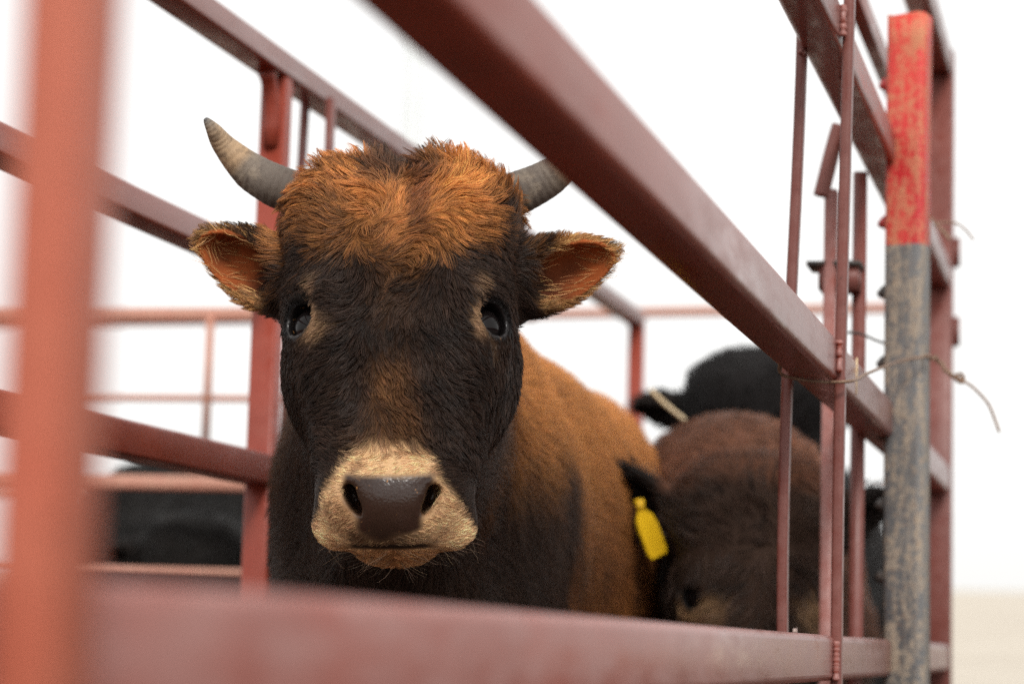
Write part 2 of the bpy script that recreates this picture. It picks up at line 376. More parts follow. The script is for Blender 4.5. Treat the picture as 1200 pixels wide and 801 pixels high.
def fence(x0, x1, y, zs, posts, mat, label, th=0.026, slope=0.0, group='steel fences beyond the alley', mids=(), thin=()):
    e = empty('pipe_fence', ((x0 + x1) / 2, y, 0)); tag(e, label, 'fence', group)
    for z in zs:
        q = 0.013 if z in thin else th
        bm = bmesh.new(); add_bar(bm, (x0, y, z + slope), (x1, y, z), q, q, bevel=q * 0.3, seg=4); bm_obj('rail', bm, mat, e)
    for x in posts:
        bm = bmesh.new(); add_bar(bm, (x, y + th + 0.002, 0), (x, y + th + 0.002, max(zs) + 0.03), th, th, up=(0, 1, 0), bevel=0.008, seg=4); bm_obj('post', bm, mat, e)
    for x in mids:
        bm = bmesh.new(); add_bar(bm, (x, y - 0.016, 1.055), (x, y - 0.016, max(zs)), 0.014, 0.012, up=(0, 1, 0)); bm_obj('brace', bm, mat, e)
fence(-3.4, -1.04, 4.3, (0.30, 0.56, 0.81, 0.976, 1.138, 1.298), (-3.4, -2.25), M_FADED, 'faded pink cross fence at left with a black calf behind it', 0.028, 0.010, mids=(-1.673,), thin=(1.138, 0.81))
fence(-5.5, -0.53, 7.0, (0.35, 0.75, 1.15, 1.688), (-5.5, -3.9, -0.53), M_FADED, 'most distant thin pink rail fence seen under the big diagonal rail', 0.03, -0.06)

# ------------------------------------------------------------------ latch post, stake, wires
def at_y(px, py, y):
    d = CB @ np.array([(px - CX) / F_PX, -(py - CY) / F_PX, -1.0]); return tuple(CAM + d * (y / d[1]))
lt = empty('latch_post', (-0.305, 2.75, 0)); tag(lt, 'red latch post with a collar and bent hook handle just behind the upright bars', 'latch')
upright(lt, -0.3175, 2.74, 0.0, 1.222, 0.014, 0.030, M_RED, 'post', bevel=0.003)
bm = bmesh.new(); add_tube(bm, [(-0.2885, 2.775, 0.0), (-0.2885, 2.775, 1.25)], 0.0085, 14); bm_obj('latch_rod', bm, M_RED3, lt)
bm = bmesh.new(); add_bar(bm, (-0.308, 2.757, 1.108), (-0.308, 2.757, 1.134), 0.046, 0.052, up=(0, 1, 0), bevel=0.004); bm_obj('collar', bm, M_RED3, lt)
bm = bmesh.new(); add_bar(bm, (-0.313, 2.755, 1.134), (-0.313, 2.755, 1.139), 0.062, 0.060, up=(0, 1, 0), bevel=0.001); bm_obj('collar_plate', bm, M_DARK, lt)
bm = bmesh.new(); add_tube(bm, smooth_path([at_y(x, y, 2.70) for x, y in ((984, 147), (980, 160), (974, 182), (968, 206), (962, 230))], 6), 0.0092, 14); bm_obj('hook_handle', bm, M_RED3, lt)

st = empty('steel_stake', (-0.2385, 2.80, 0)); tag(st, 'worn steel stake with red painted top and rusty black shaft', 'stake')
def build_stake():
    # upright channel section: rounded face towards the camera side, open at the back
    w, dpt, th = 0.0475, 0.030, 0.004
    face = Vector((-math.sin(R(13)), -math.cos(R(13)), 0)) * -1   # direction away from the viewer side
    side = Vector((face.y, -face.x, 0))
    outer = []; rr = 0.008
    for k in range(5):
        a = R(180 + 90 * k / 4); outer.append((-w / 2 + rr + rr * math.cos(a), rr + rr * math.sin(a)))
    for k in range(5):
        a = R(270 + 90 * k / 4); outer.append((w / 2 - rr + rr * math.cos(a), rr + rr * math.sin(a)))
    outer = [(-w / 2, dpt)] + outer + [(w / 2, dpt)]
    inner = [(x * (1 - 2 * th / w), y + th if y < dpt - 1e-6 else y) for x, y in outer]
    prof = outer + inner[::-1]
    bm = bmesh.new(); c = Vector((-0.2385, 2.79, 0))
    nz = 44; zs = [i / (nz - 1) * 1.444 for i in range(nz)]
    rings = []
    for z in zs:
        top = z > 1.44
        lean = 0.002 * math.sin(z * 4)
        ring = []
        for i, (x, y) in enumerate(prof):
            zz = z + (0.0022 * math.sin(x * 160 + 0.6) - 0.0015 * abs(math.sin(x * 300)) if top else 0)
            k = 1.012 if top else 1.0
            ring.append(bm.verts.new(c + side * (x * k + lean) + face * y + Vector((0, 0, zz))))
        rings.append(ring)
    n = len(prof)
    for a, b in zip(rings, rings[1:]):
        for i in range(n): bm.faces.new((a[i], a[(i + 1) % n], b[(i + 1) % n], b[i]))
    m2 = len(outer)
    for ring in (rings[0], rings[-1]):
        for i in range(m2 - 1): bm.faces.new((ring[i], ring[i + 1], ring[n - 2 - i], ring[n - 1 - i]))
    bmesh.ops.recalc_face_normals(bm, faces=bm.faces[:])
    bm_obj('shaft', bm, M_STAKE, st)
    sh = None
    for i in range(12):
        z = 1.362 - 0.0825 * i
        p = c - side * (w / 2 + 0.001) * -1.0
        q = c + side * (-w / 2 - 0.0045) + face * 0.017 + Vector((0, 0, z))
        b2 = bmesh.new(); lump(b2, q, 0.0092, 3, (1, 1, 1), 2)
        bm_obj('stud', b2, M_STUDR if z > 1.17 else M_DARK, st)
M_STUDR = simple_mat('red_stud_paint', (0.42, 0.03, 0.03), (0.30, 0.02, 0.02), 120, 0.5)
build_stake()

def wire(name, pts, r, label, mat=M_WIRE, sub=8, twist=None):
    bm = bmesh.new(); sp = smooth_path(pts, sub); add_tube(bm, sp, r, 8)
    if twist:
        a, b = twist; tw = sp[a:b]; q = []
        for i, p in enumerate(tw):
            an = i * 1.1; q.append(p + Vector((math.cos(an), 0.2, math.sin(an))) * r * 1.9)
        add_tube(bm, q, r * 0.9, 8)
    return tag(bm_obj(name, bm, mat), label, 'wire', 'tie wires on the stake')
wire('tie_wire', [(-0.290, 2.13, 0.960), (-0.2925, 2.14, 0.952), (-0.291, 2.16, 0.9435), (-0.262, 2.20, 0.9425), (-0.236, 2.215, 0.945)] +
     [at_y(x, y, yy) for x, y, yy in ((1015, 438, 2.35), (1040, 428, 2.62), (1060, 422, 2.745), (1083, 418, 2.77), (1098, 420, 2.80), (1110, 434, 2.80), (1120, 441, 2.80), (1126, 446, 2.80), (1129, 440, 2.80), (1124, 437, 2.80), (1123, 445, 2.80), (1134, 449, 2.80), (1146, 459, 2.80), (1158, 473, 2.80), (1165, 489, 2.80), (1171, 506, 2.80))],
     0.0016, 'rusty wire tied round the rail and stake, its twisted end sticking out right', twist=(64, 104))
wire('tie_wire', [at_y(x, y, yy) for x, y, yy in ((1086, 250, 2.86), (1098, 264, 2.86), (1113, 281, 2.86), (1106, 270, 2.87), (1095, 262, 2.87), (1118, 261, 2.88), (1130, 268, 2.88), (1141, 281, 2.88))], 0.0013, 'short forked wire end poking out beside the red part of the stake')
wire('tie_wire', [at_y(x, y, yy) for x, y, yy in ((985, 389, 2.70), (1003, 390, 2.70), (1014, 393, 2.72), (1025, 398, 2.76), (1036, 402, 2.79))], 0.0016, 'short dark wire between the latch post and the black part of the stake', M_DARK)

bm = bmesh.new(); add_tube(bm, [(-9.0, 30.0, 0.0), (-9.0, 30.0, 6.0), (-9.0, 30.0, 9.1)], [0.17, 0.165, 0.16], 20)
add_tube(bm, [(-9.0, 30.0, 9.1), (-9.0, 30.0, 9.2)], [0.20, 0.05], 20)
tag(bm_obj('pole', bm, M_POLE), 'pale grey pole standing far away above the calf', 'pole')

# ------------------------------------------------------------------ signed-distance modelling of the calves
def ell(P, c, r, A=None):
    d = P - np.asarray(c, np.float32)
    if A is not None: d = d @ np.asarray(A, np.float32).T
    r = np.asarray(r, np.float32)
    k0 = np.sqrt(((d / r) ** 2).sum(-1)); k1 = np.sqrt(((d / (r * r)) ** 2).sum(-1)) + 1e-9
    return k0 * (k0 - 1.0) / k1
def cone(P, a, b, ra, rb):
    a = np.asarray(a, np.float32); b = np.asarray(b, np.float32); ba = b - a
    pa = P - a; h = np.clip((pa @ ba) / (ba @ ba), 0, 1)
    return np.sqrt(((pa - h[..., None] * ba) ** 2).sum(-1)) - (ra + (rb - ra) * h)
def smin(a, b, k):
    h = np.maximum(k - np.abs(a - b), 0) / k; return np.minimum(a, b) - h * h * k * 0.25
def smax(a, b, k): return -smin(-a, -b, k)
TILT = R(32)
ct, stn = math.cos(TILT), math.sin(TILT)
def from_face(x, Y, D):     # face-plane coordinates (right, up, towards) -> head coordinates
    return (x, ct * Y - stn * D, stn * Y + ct * D)
FACE_AXES = np.array([[1, 0, 0], [0, ct, stn], [0, -stn, ct]])

def ear_sdf(P, d, side, pose):
    """Cupped ear as part of the head surface. pose: root, tip, opening direction in head coordinates."""
    root, tip, opn, wid = [np.array(v, float) for v in pose[:3]] + [pose[3]]
    a = tip - root; L = np.linalg.norm(a); a /= L
    o = opn - a * (opn @ a); o /= np.linalg.norm(o); b = np.cross(o, a)
    A = np.stack([a, b, o])
    mid = root + a * L * 0.53
    # narrow the ear towards its tip
    q = (P - mid) @ A.T; q = q.copy(); q[..., 1] /= (1.0 - 0.30 * np.clip(q[..., 0] / (L * 0.56), -1, 1)); PT = (q @ A + mid).astype(np.float32)
    e = ell(PT, mid, (L * 0.58, wid, 0.024), A)
    stem = cone(P, root - a * 0.02, root + a * L * 0.35, 0.026, 0.020)
    e = smin(e, stem, 0.02)
    cut = ell(PT, mid + o * 0.018 + a * L * 0.10, (L * 0.45, wid * 0.80, 0.0335), A)
    cut2 = ell(P, mid + o * 0.006 - a * L * 0.10, (L * 0.22, wid * 0.36, 0.020), A)
    e = smax(e, -smin(cut, cut2, 0.01), 0.006)
    return smin(d, e, 0.018)

def head_sdf(P, ears):
    """P in head coordinates: x to the image right, y up the face, z out of the forehead."""
    Q = P.copy(); Q[..., 0] = np.abs(Q[..., 0])
    d = ell(Q, (0, 0.040, -0.005), (0.085, 0.105, 0.080))
    d = smin(d, ell(Q, (0.038, 0.096, 0.000), (0.056, 0.034, 0.052)), 0.05)            # poll
    d = smin(d, ell(Q, (0.044, 0.055, 0.040), (0.044, 0.060, 0.036)), 0.04)            # brow
    d = smin(d, ell(Q, (0.060, -0.022, 0.022), (0.0295, 0.046, 0.036)), 0.03)           # orbit
    d = smin(d, cone(Q, (0.0, 0.0, 0.015), (0.0, -0.180, 0.012), 0.060, 0.043), 0.05)  # snout
    d = smin(d, cone(Q, (0.025, -0.02, 0.02), (0.021, -0.17, 0.018), 0.048, 0.035), 0.04)
    d = smin(d, cone(Q, (0.045, -0.028, -0.05), (0.026, -0.155, -0.030), 0.041, 0.026), 0.05)   # cheek and jaw
    d = smin(d, cone(Q, (0.043, 0.03, -0.07), (0.043, -0.035, -0.06), 0.044, 0.040), 0.05)
    d = smin(d, cone(Q, (0.062, -0.058, 0.016), (0.032, -0.130, 0.036), 0.014, 0.012), 0.022)   # cheek ridge
    d = smin(d, cone(Q, (0.044, 0.006, 0.054), (0.074, -0.001, 0.034), 0.013, 0.012), 0.016)   # brow ridge over the eye
    d = smin(d, ell(Q, from_face(0.0, -0.148, 0.100), (0.044, 0.034, 0.044)), 0.022)   # muzzle
    d = smin(d, cone(Q, from_face(0.026, -0.130, 0.100), from_face(0.0490, -0.167, 0.094), 0.020, 0.0165), 0.014)  # upper lip lobes
    d = smin(d, cone(Q, from_face(0.0, -0.166, 0.118), from_face(0.046, -0.170, 0.098), 0.0140, 0.012), 0.009)      # upper lip edge
    d = smin(d, ell(Q, from_face(0.029, -0.136, 0.120), (0.023, 0.024, 0.020)), 0.014) # nostril wings
    d = smin(d, ell(Q, from_face(0.0, -0.184, 0.088), (0.035, 0.0150, 0.024)), 0.003)   # chin
    d = smin(d, ell(Q, from_face(0.0, -0.150, 0.128), (0.027, 0.024, 0.024)), 0.012)  # pad
    # nostrils: comma shaped, opening to the side
    c2, s2 = math.cos(-0.50), math.sin(-0.50); cA = FACE_AXES
    B1 = np.stack([c2 * cA[0] + s2 * cA[1], -s2 * cA[0] + c2 * cA[1], cA[2]])
    d = smax(d, -ell(Q, from_face(0.0305, -0.1435, 0.142), (0.0046, 0.0125, 0.026), B1), 0.005)
    d = smax(d, -ell(Q, from_face(0.0335, -0.136, 0.138), (0.0050, 0.0050, 0.024), cA), 0.005)
    # eye socket and lids
    c = np.array(EYE_C); n = np.array(EYE_N); n = n / np.linalg.norm(n)
    up = np.array([0, 1, 0.0]); up = up - n * (up @ n); up /= np.linalg.norm(up); tn = np.cross(up, n)
    A = np.stack([tn, up, n])
    d = smin(d, ell(Q, c + n * 0.004, (0.027, 0.024, 0.018), A), 0.012)
    d = smax(d, -ell(Q, c + n * 0.016, (0.0160, 0.0136, 0.024), A), 0.003)
    for side, pose in ears: d = ear_sdf(P, d, side, pose)
    return d
EYE_C = (0.0645, -0.034, 0.034); EYE_N = (0.58, 0.06, 0.80)

def body_sdf(P, head_back, s=1.0, shift=(0, 0, 0)):
    """Body facing -Y; P in metres with the withers about x=0, y=0.55, ground at z=0; head_back = skull end of the neck."""
    hb = np.asarray(head_back, float)
    Q = P.copy(); Q[..., 0] = np.abs(Q[..., 0])
    d = ell(P, (0, 0.95, 0.79), (0.195, 0.56, 0.255))
    d = smin(d, ell(P, (0, 1.36, 0.83), (0.17, 0.22, 0.21)), 0.10)
    d = smin(d, ell(Q, (0.075, 0.50, 0.76), (0.115, 0.21, 0.26)), 0.10)
    d = smin(d, ell(P, (0, 0.58, 0.97), (0.075, 0.26, 0.085)), 0.08)
    d = smin(d, cone(P, hb, (0, 0.42, 0.84), 0.092, 0.165), 0.08)
    d = smin(d, cone(P, hb + np.array([0, 0.0, -0.085]), (0, 0.36, 0.64), 0.060, 0.105), 0.09)
    for (a, b, ra, rb) in (((0.095, 0.46, 0.60), (0.10, 0.44, 0.33), 0.075, 0.042), ((0.10, 0.44, 0.33), (0.10, 0.45, 0.07), 0.038, 0.030), ((0.10, 0.45, 0.07), (0.10, 0.43, 0.02), 0.034, 0.040),
                           ((0.10, 1.38, 0.72), (0.11, 1.33, 0.46), 0.12, 0.065), ((0.11, 1.33, 0.46), (0.11, 1.46, 0.36), 0.055, 0.038), ((0.11, 1.46, 0.36), (0.11, 1.44, 0.07), 0.036, 0.030), ((0.11, 1.44, 0.07), (0.11, 1.42, 0.02), 0.034, 0.040)):
        d = smin(d, cone(Q, a, b, ra, rb), 0.05)
    d = smin(d, cone(P, (0, 1.56, 0.95), (0, 1.62, 0.60), 0.028, 0.016), 0.03)
    d = smin(d, cone(P, (0, 1.62, 0.60), (0, 1.62, 0.38), 0.018, 0.030), 0.02)
    return d

def surface_nets(ax, phi):
    xs, ys, zs = ax; s = phi < 0
    nx, ny, nz = phi.shape
    cs = np.zeros((nx - 1, ny - 1, nz - 1), np.int8)
    for i in (0, 1):
        for j in (0, 1):
            for k in (0, 1): cs += s[i:nx - 1 + i, j:ny - 1 + j, k:nz - 1 + k]
    I, J, K = np.nonzero((cs > 0) & (cs < 8))
    idx = -np.ones(cs.shape, np.int64); idx[I, J, K] = np.arange(len(I))
    X = [xs, ys, zs]; acc = np.zeros((len(I), 3)); cnt = np.zeros(len(I))
    for axis in range(3):
        for u in (0, 1):
            for v in (0, 1):
                o = [0, 0, 0]; o[(axis + 1) % 3] = u; o[(axis + 2) % 3] = v
                o2 = list(o); o2[axis] = 1
                a = phi[I + o[0], J + o[1], K + o[2]]; b = phi[I + o2[0], J + o2[1], K + o2[2]]
                mk = (a < 0) != (b < 0)
                t = np.where(mk, a / np.where(mk, a - b, 1), 0)
                pa = np.stack([xs[I + o[0]], ys[J + o[1]], zs[K + o[2]]], 1); pb = np.stack([xs[I + o2[0]], ys[J + o2[1]], zs[K + o2[2]]], 1)
                acc += np.where(mk[:, None], pa + (pb - pa) * t[:, None], 0); cnt += mk
    V = acc / cnt[:, None]
    F = []
    for axis in range(3):
        a1, a2 = (axis + 1) % 3, (axis + 2) % 3
        sl0 = [slice(1, -1)] * 3; sl0[axis] = slice(0, -1); sl1 = [slice(1, -1)] * 3; sl1[axis] = slice(1, None)
        A, Bm = s[tuple(sl0)], s[tuple(sl1)]
        g = np.stack(np.nonzero(A != Bm), 1)
        ins = A[tuple(g.T)]
        off = np.ones(3, int); off[axis] = 0; g = g + off
        def cell(d1, d2):
            q = g.copy(); q[:, a1] += d1; q[:, a2] += d2; return idx[tuple(q.T)]
        quad = np.stack([cell(-1, -1), cell(0, -1), cell(0, 0), cell(-1, 0)], 1)
        quad[~ins] = quad[~ins][:, ::-1]
        F.append(quad)
    F = np.concatenate(F); F = F[(F >= 0).all(1)]
    return V, F
def grid_axis(segments):
    out = []
    for a, b, h in segments:
        n = max(1, int(round((b - a) / h))); out.append(np.linspace(a, b, n, endpoint=False))
    out.append([segments[-1][1]]); return np.concatenate(out).astype(np.float32)

def mesh_from(name, V, F, mat):
    me = bpy.data.meshes.new(name)
    me.vertices.add(len(V)); me.vertices.foreach_set('co', V.astype(np.float32).ravel())
    me.loops.add(F.size); me.loops.foreach_set('vertex_index', F.astype(np.int32).ravel())
    me.polygons.add(len(F)); me.polygons.foreach_set('loop_start', (np.arange(len(F)) * 4).astype(np.int32))
    me.update(calc_edges=True); me.validate()
    me.polygons.foreach_set('use_smooth', np.ones(len(me.polygons), bool))
    me.materials.append(mat); return me
def set_point_color(me, name, rgb):
    a = me.attributes.new(name, 'FLOAT_COLOR', 'POINT')
    a.data.foreach_set('color', np.concatenate([rgb, np.ones((len(rgb), 1))], 1).astype(np.float32).ravel())
def set_point_float(me, name, v):
    a = me.attributes.new(name, 'FLOAT', 'POINT'); a.data.foreach_set('value', v.astype(np.float32))

# smooth pseudo-noise from a few random plane waves
def make_noise(freq, seed, n=9):
    g = np.random.default_rng(seed); k = g.normal(size=(n, 3)); k /= np.linalg.norm(k, axis=1, keepdims=True)
    k *= freq * g.uniform(0.6, 1.5, (n, 1)); ph = g.uniform(0, 6.28, n)
    return lambda p: np.sin(p @ k.T + ph).sum(1) / math.sqrt(n / 2.0)
NZ = {(f, s): make_noise(f, 100 * s + i) for i, f in enumerate((25, 60, 140, 320)) for s in range(4)}
def sst(a, b, x):
    t = np.clip((x - a) / (b - a), 0, 1); return t * t * (3 - 2 * t)
def lerp(a, b, t): return a + (b - a) * t[:, None]
C3 = lambda *c: np.array(c, float)[None, :]

class Calf:
    """Places one calf: head frame (origin between the eyes) and body frame (origin on the ground)."""
    def __init__(self, origin, H, body_at, ears, fine, coarse, yaw=0.0, hscale=1.0, bscale=1.0, width=1.0):
        self.O = np.array(origin, float); self.H = H; self.Bo = np.array(body_at, float); self.ears = ears
        self.fine, self.coarse, self.hs, self.bs, self.bw = fine, coarse, hscale, bscale, width
        c, s = math.cos(yaw), math.sin(yaw); self.BR = np.array([[c, s, 0], [-s, c, 0], [0, 0, 1.0]])   # world -> body rows
    def to_head(self, W): return ((W - self.O) @ self.H.T / self.hs)
    def to_body(self, W): return ((W - self.Bo) @ self.BR.T / (self.bs * np.array([self.bw, 1, 1])))
    def mesh(self, name):
        O, hs = self.O, self.hs
        r = 0.215 * hs
        pts = np.array([[x, y, z] for x in (-0.19, 0.19) for y in (-0.03, 0.10) for z in (-0.05, 0.03)] +
                       [[x, y, z] for x in (-0.11, 0.11) for y in (-0.245, 0.18) for z in (-0.13, 0.09)])
        W = O + (pts * hs) @ self.H
        lo, hi = W.min(0) - 0.012, W.max(0) + 0.012
        bl = np.array([[x, y, z] for x in (-0.26, 0.26) for y in (0.0, 1.72) for z in (-0.02, 1.12)]) * self.bs @ self.BR + self.Bo
        blo, bhi = np.minimum(bl.min(0), lo - 0.02), np.maximum(bl.max(0), hi + 0.02)
        ax = [grid_axis([(blo[i], lo[i], self.coarse), (lo[i], hi[i], self.fine), (hi[i], bhi[i], self.coarse)]) for i in range(3)]
        G = np.stack(np.meshgrid(*ax, indexing='ij'), -1)
        phi = np.empty(G.shape[:3], np.float32)
        hb = self.to_body(O + (np.array([0, 0.035, -0.075]) * hs) @ self.H)
        for i in range(0, G.shape[0], 24):           # slabs keep the memory small
            phi[i:i + 24] = body_sdf(self.to_body(G[i:i + 24]).astype(np.float32), hb) * self.bs
        sl = tuple(slice(max(0, np.searchsorted(ax[i], lo[i] - 0.001)), np.searchsorted(ax[i], hi[i] + 0.001)) for i in range(3))
        sub = G[sl]; hd = np.empty(sub.shape[:3], np.float32)
        for i in range(0, sub.shape[0], 24):
            hd[i:i + 24] = head_sdf(self.to_head(sub[i:i + 24]).astype(np.float32), self.ears) * hs
        phi[sl] = smin(phi[sl], hd, 0.035)
        phi[0] = phi[-1] = 1; phi[:, 0] = phi[:, -1] = 1; phi[:, :, 0] = phi[:, :, -1] = 1
        V, F = surface_nets(ax, phi)
        return mesh_from(name, V, F, M_SKIN)

def face_px(h):
    """Head coordinates unrolled on the plane of the face, in thousandths of about 0.72 m."""
    ct, stl = math.cos(TILT), math.sin(TILT)
    Y = ct * h[:, 1] + stl * h[:, 2]; D = ct * h[:, 2] - stl * h[:, 1]
    s = 2.05 / (2.05 - D)
    return 464 + 1382 * h[:, 0] * s, 375 - 1382 * Y * s
def eye_dist(h):
    q = h.copy(); q[:, 0] = np.abs(q[:, 0]); n = np.array(EYE_N) / np.linalg.norm(EYE_N)
    d = q - np.array(EYE_C) - n * 0.012; return d

def pad_mask(h):
    px, py = face_px(h)
    w = 53 - 15 * sst(585, 612, py) - 8 * sst(618, 642, py)
    m = sst(w + 6, w - 5, np.abs(px - 461)) * sst(555, 564, py + 0.0012 * (px - 461) ** 2) * sst(641, 625, py + 2.5 * NZ[(320, 1)](h) + 0.006 * (px - 461) ** 2) * sst(-0.165, -0.175, h[:, 1])
    return m

DARK = C3(0.029, 0.0152, 0.0098); ORANGE = C3(0.50, 0.195, 0.055); TAN = C3(0.90, 0.575, 0.31); BROWN = C3(0.15, 0.066, 0.026)
def hero_coat(h, W, bp):
    px, py = face_px(h); n1, n2 = NZ[(25, 0)](W), NZ[(60, 1)](W)
    n3 = NZ[(140, 2)](W)
    dx = np.abs(px - 464)
    # body: brown-orange back and flank, dark neck and chest
    flank = sst(0.45, 0.80, bp[:, 1] + 0.07 * n1 + 0.05 * n2 + 0.25 * (bp[:, 2] - 0.8)) 
    topline = sst(0.80, 1.0, bp[:, 2] + 0.03 * n1) * sst(0.16, 0.36, bp[:, 1] + 0.03 * n2)
    body = lerp(DARK * 1.3, C3(0.25, 0.092, 0.027), np.maximum(flank, topline) * (0.8 + 0.2 * n2))
    body = lerp(body, C3(0.58, 0.245, 0.072), topline * 0.9)
    body = lerp(body, C3(0.075, 0.032, 0.014), sst(0.1, 1.3, n1 * 0.8 + 0.5 * n2) * 0.55 * (1 - 0.6 * topline))
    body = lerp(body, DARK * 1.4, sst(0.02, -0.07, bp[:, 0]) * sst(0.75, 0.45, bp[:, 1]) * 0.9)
    body = lerp(body, DARK, sst(0.62, 0.45, bp[:, 2]) * 0.7)
    # head
    yb = np.interp(dx, [0, 25, 60, 110, 135, 160, 200], [306, 288, 262, 248, 262, 300, 320]) + 9 * n2 + 5 * n3
    up = sst(yb + 46, yb - 44, py + 9 * NZ[(140, 0)](W) + rng.normal(0, 9, len(h)))
    c = lerp(np.repeat(DARK, len(h), 0), ORANGE, up)
    c = lerp(c, C3(0.60, 0.235, 0.06), up * sst(0.1, 1.2, n2) * 0.6)
    c = lerp(c, C3(0.17, 0.055, 0.018), up * sst(20, 5, np.abs(px - 472 + 5 * n1)) * sst(165, 190, py) * sst(310, 255, py) * 0.92)
    c = lerp(c, C3(0.05, 0.025, 0.016), sst(46, 12, np.hypot(px - 452, (py - 185) * 0.8)) * 0.92)
    c = lerp(c, C3(0.06, 0.03, 0.02), sst(36, 8, np.hypot(px - 504, py - 190)) * 0.6)
    # bridge of the nose
    br = sst(36, 8, np.abs(px - 458 + 4 * n1) * (1 - 0.35 * sst(450, 515, py))) * sst(395, 455, py) * sst(560, 540, py)
    c = lerp(c, BROWN, br * (0.75 + 0.2 * n3))
    md = sst(40, 6, np.abs(px - 464)) * sst(430, 300, py) * sst(290, 330, py)
    c = lerp(c, BROWN * 0.55, md * 0.6)
    # tan rings round the eyes
    e = eye_dist(h); ed = np.sqrt((e ** 2).sum(1))
    inner = sst(0.037, 0.019, ed + 0.005 * n3) * sst(0.006, -0.008, e[:, 0] + 0.35 * e[:, 1])
    c = lerp(c, C3(0.38, 0.225, 0.12), inner * 0.72)
    inner2 = sst(0.030, 0.024, ed) * sst(0.004, -0.008, e[:, 0]); c = lerp(c, C3(0.36, 0.22, 0.125), inner2 * 0.5)
    brow = sst(0.009, 0.002, np.abs(e[:, 0] + 0.004 + 0.15 * (e[:, 1] - 0.02))) * sst(0.010, 0.022, e[:, 1]) * sst(0.044, 0.026, e[:, 1])
    c = lerp(c, C3(0.34, 0.20, 0.11), brow * 0.5)
    c = lerp(c, C3(0.012, 0.010, 0.010), sst(0.0225, 0.0195, ed - 0.0045 * sst(0.0, 0.012, e[:, 1] + 0.5 * e[:, 0])))
    # tan muzzle
    top = 519 + 0.011 * (px - 460) ** 2 * sst(0, 60, dx) + 3 * n3
    mz = sst(-13, 13, py - top) * sst(-0.128, -0.140, h[:, 1]) * sst(-0.050, -0.030, h[:, 2] + 0.4 * (h[:, 1] + 0.20) + 0.002 * n3)
    mz = np.maximum(mz, sst(-0.150, -0.165, h[:, 1]) * sst(-0.062, -0.052, h[:, 2]) * sst(0.048, 0.040, np.abs(h[:, 0])) * sst(625, 640, py))
    fd = ct * h[:, 2] - stn * h[:, 1]
    mz = mz * sst(0.068, 0.082, fd)
    near = sst(78, 52, np.abs(px - 458)) * sst(560, 590, py)
    mc = lerp(np.repeat(TAN, len(h), 0), C3(0.36, 0.19, 0.09), near * (0.24 + 0.28 * n3))
    mc = lerp(mc, C3(0.30, 0.15, 0.07), sst(0.5, 1.5, NZ[(320, 1)](W)) * 0.6)
    mc = lerp(mc, C3(0.42, 0.20, 0.075), sst(640, 648, py) * 0.8)
    mc = lerp(mc, C3(0.085, 0.042, 0.022), sst(52, 36, np.abs(px - 461 + 6 * n3)) * sst(612, 630, py) * sst(646, 641, py) * (0.75 + 0.25 * n3))
    mc = lerp(mc, C3(0.02, 0.011, 0.008), sst(4.0, 1.5, np.abs(py - 642 + 0.0006 * (px - 460) ** 2)) * sst(58, 40, np.abs(px - 460)) * 0.95)
    c = lerp(c, mc, mz)
    # below and behind the jaw
    hw = sst(-0.06, -0.10, h[:, 2]) * sst(-0.25, -0.05, h[:, 1])
    # ears
    ear = sst(0.108, 0.122, np.abs(h[:, 0]))
    eo = lerp(np.repeat(DARK * 1.1, len(h), 0), C3(0.36, 0.15, 0.045), sst(-0.5, 0.9, n2) * 0.8)
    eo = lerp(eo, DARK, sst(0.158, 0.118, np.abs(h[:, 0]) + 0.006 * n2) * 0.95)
    c = lerp(c, eo, ear)
    isbody = sst(0.05, 0.16, bp[:, 1]) * sst(-0.07, -0.13, h[:, 2])
    isbody = np.where(np.abs(bp[:, 1]) > 0.30, 1.0, isbody)
    return lerp(c, body, isbody), ear
def ear_cavity(calf, h, nrm_h):
    """1 where a point lies inside the cup of an ear."""
    m_ = np.zeros(len(h))
    for side, (root, tip, opn, wid) in calf.ears:
        root, tip, opn = map(lambda v: np.array(v, float), (root, tip, opn))
        a = tip - root; L = np.linalg.norm(a); a /= L; o = opn - a * (opn @ a); o /= np.linalg.norm(o); b = np.cross(o, a)
        q = h - (root + a * L * 0.53)
        qa, qb, qo = q @ a, q @ b, q @ o
        inside = (((qa - L * 0.08) / (L * 0.46)) ** 2 + (qb / (wid * 0.80)) ** 2 < 1.0) & (nrm_h @ o > 0.15) & (qo < 0.016)
        m_ = np.maximum(m_, inside)
    return m_
def ear_rim(calf, h):
    m_ = np.zeros(len(h)); 
    for side, (root, tip, opn, wid) in calf.ears:
        root, tip, opn = map(lambda v: np.array(v, float), (root, tip, opn))
        a = tip - root; L = np.linalg.norm(a); a /= L; o = opn - a * (opn @ a); o /= np.linalg.norm(o); b = np.cross(o, a)
        q = h - (root + a * L * 0.53); k = np.sqrt(((q @ a - L * 0.06) / (L * 0.50)) ** 2 + ((q @ b) / wid) ** 2)
        m_ = np.maximum(m_, sst(0.74, 0.90, k) * sst(-0.012, 0.0, q @ o) * ((q @ a) > -L * 0.45))
    return m_

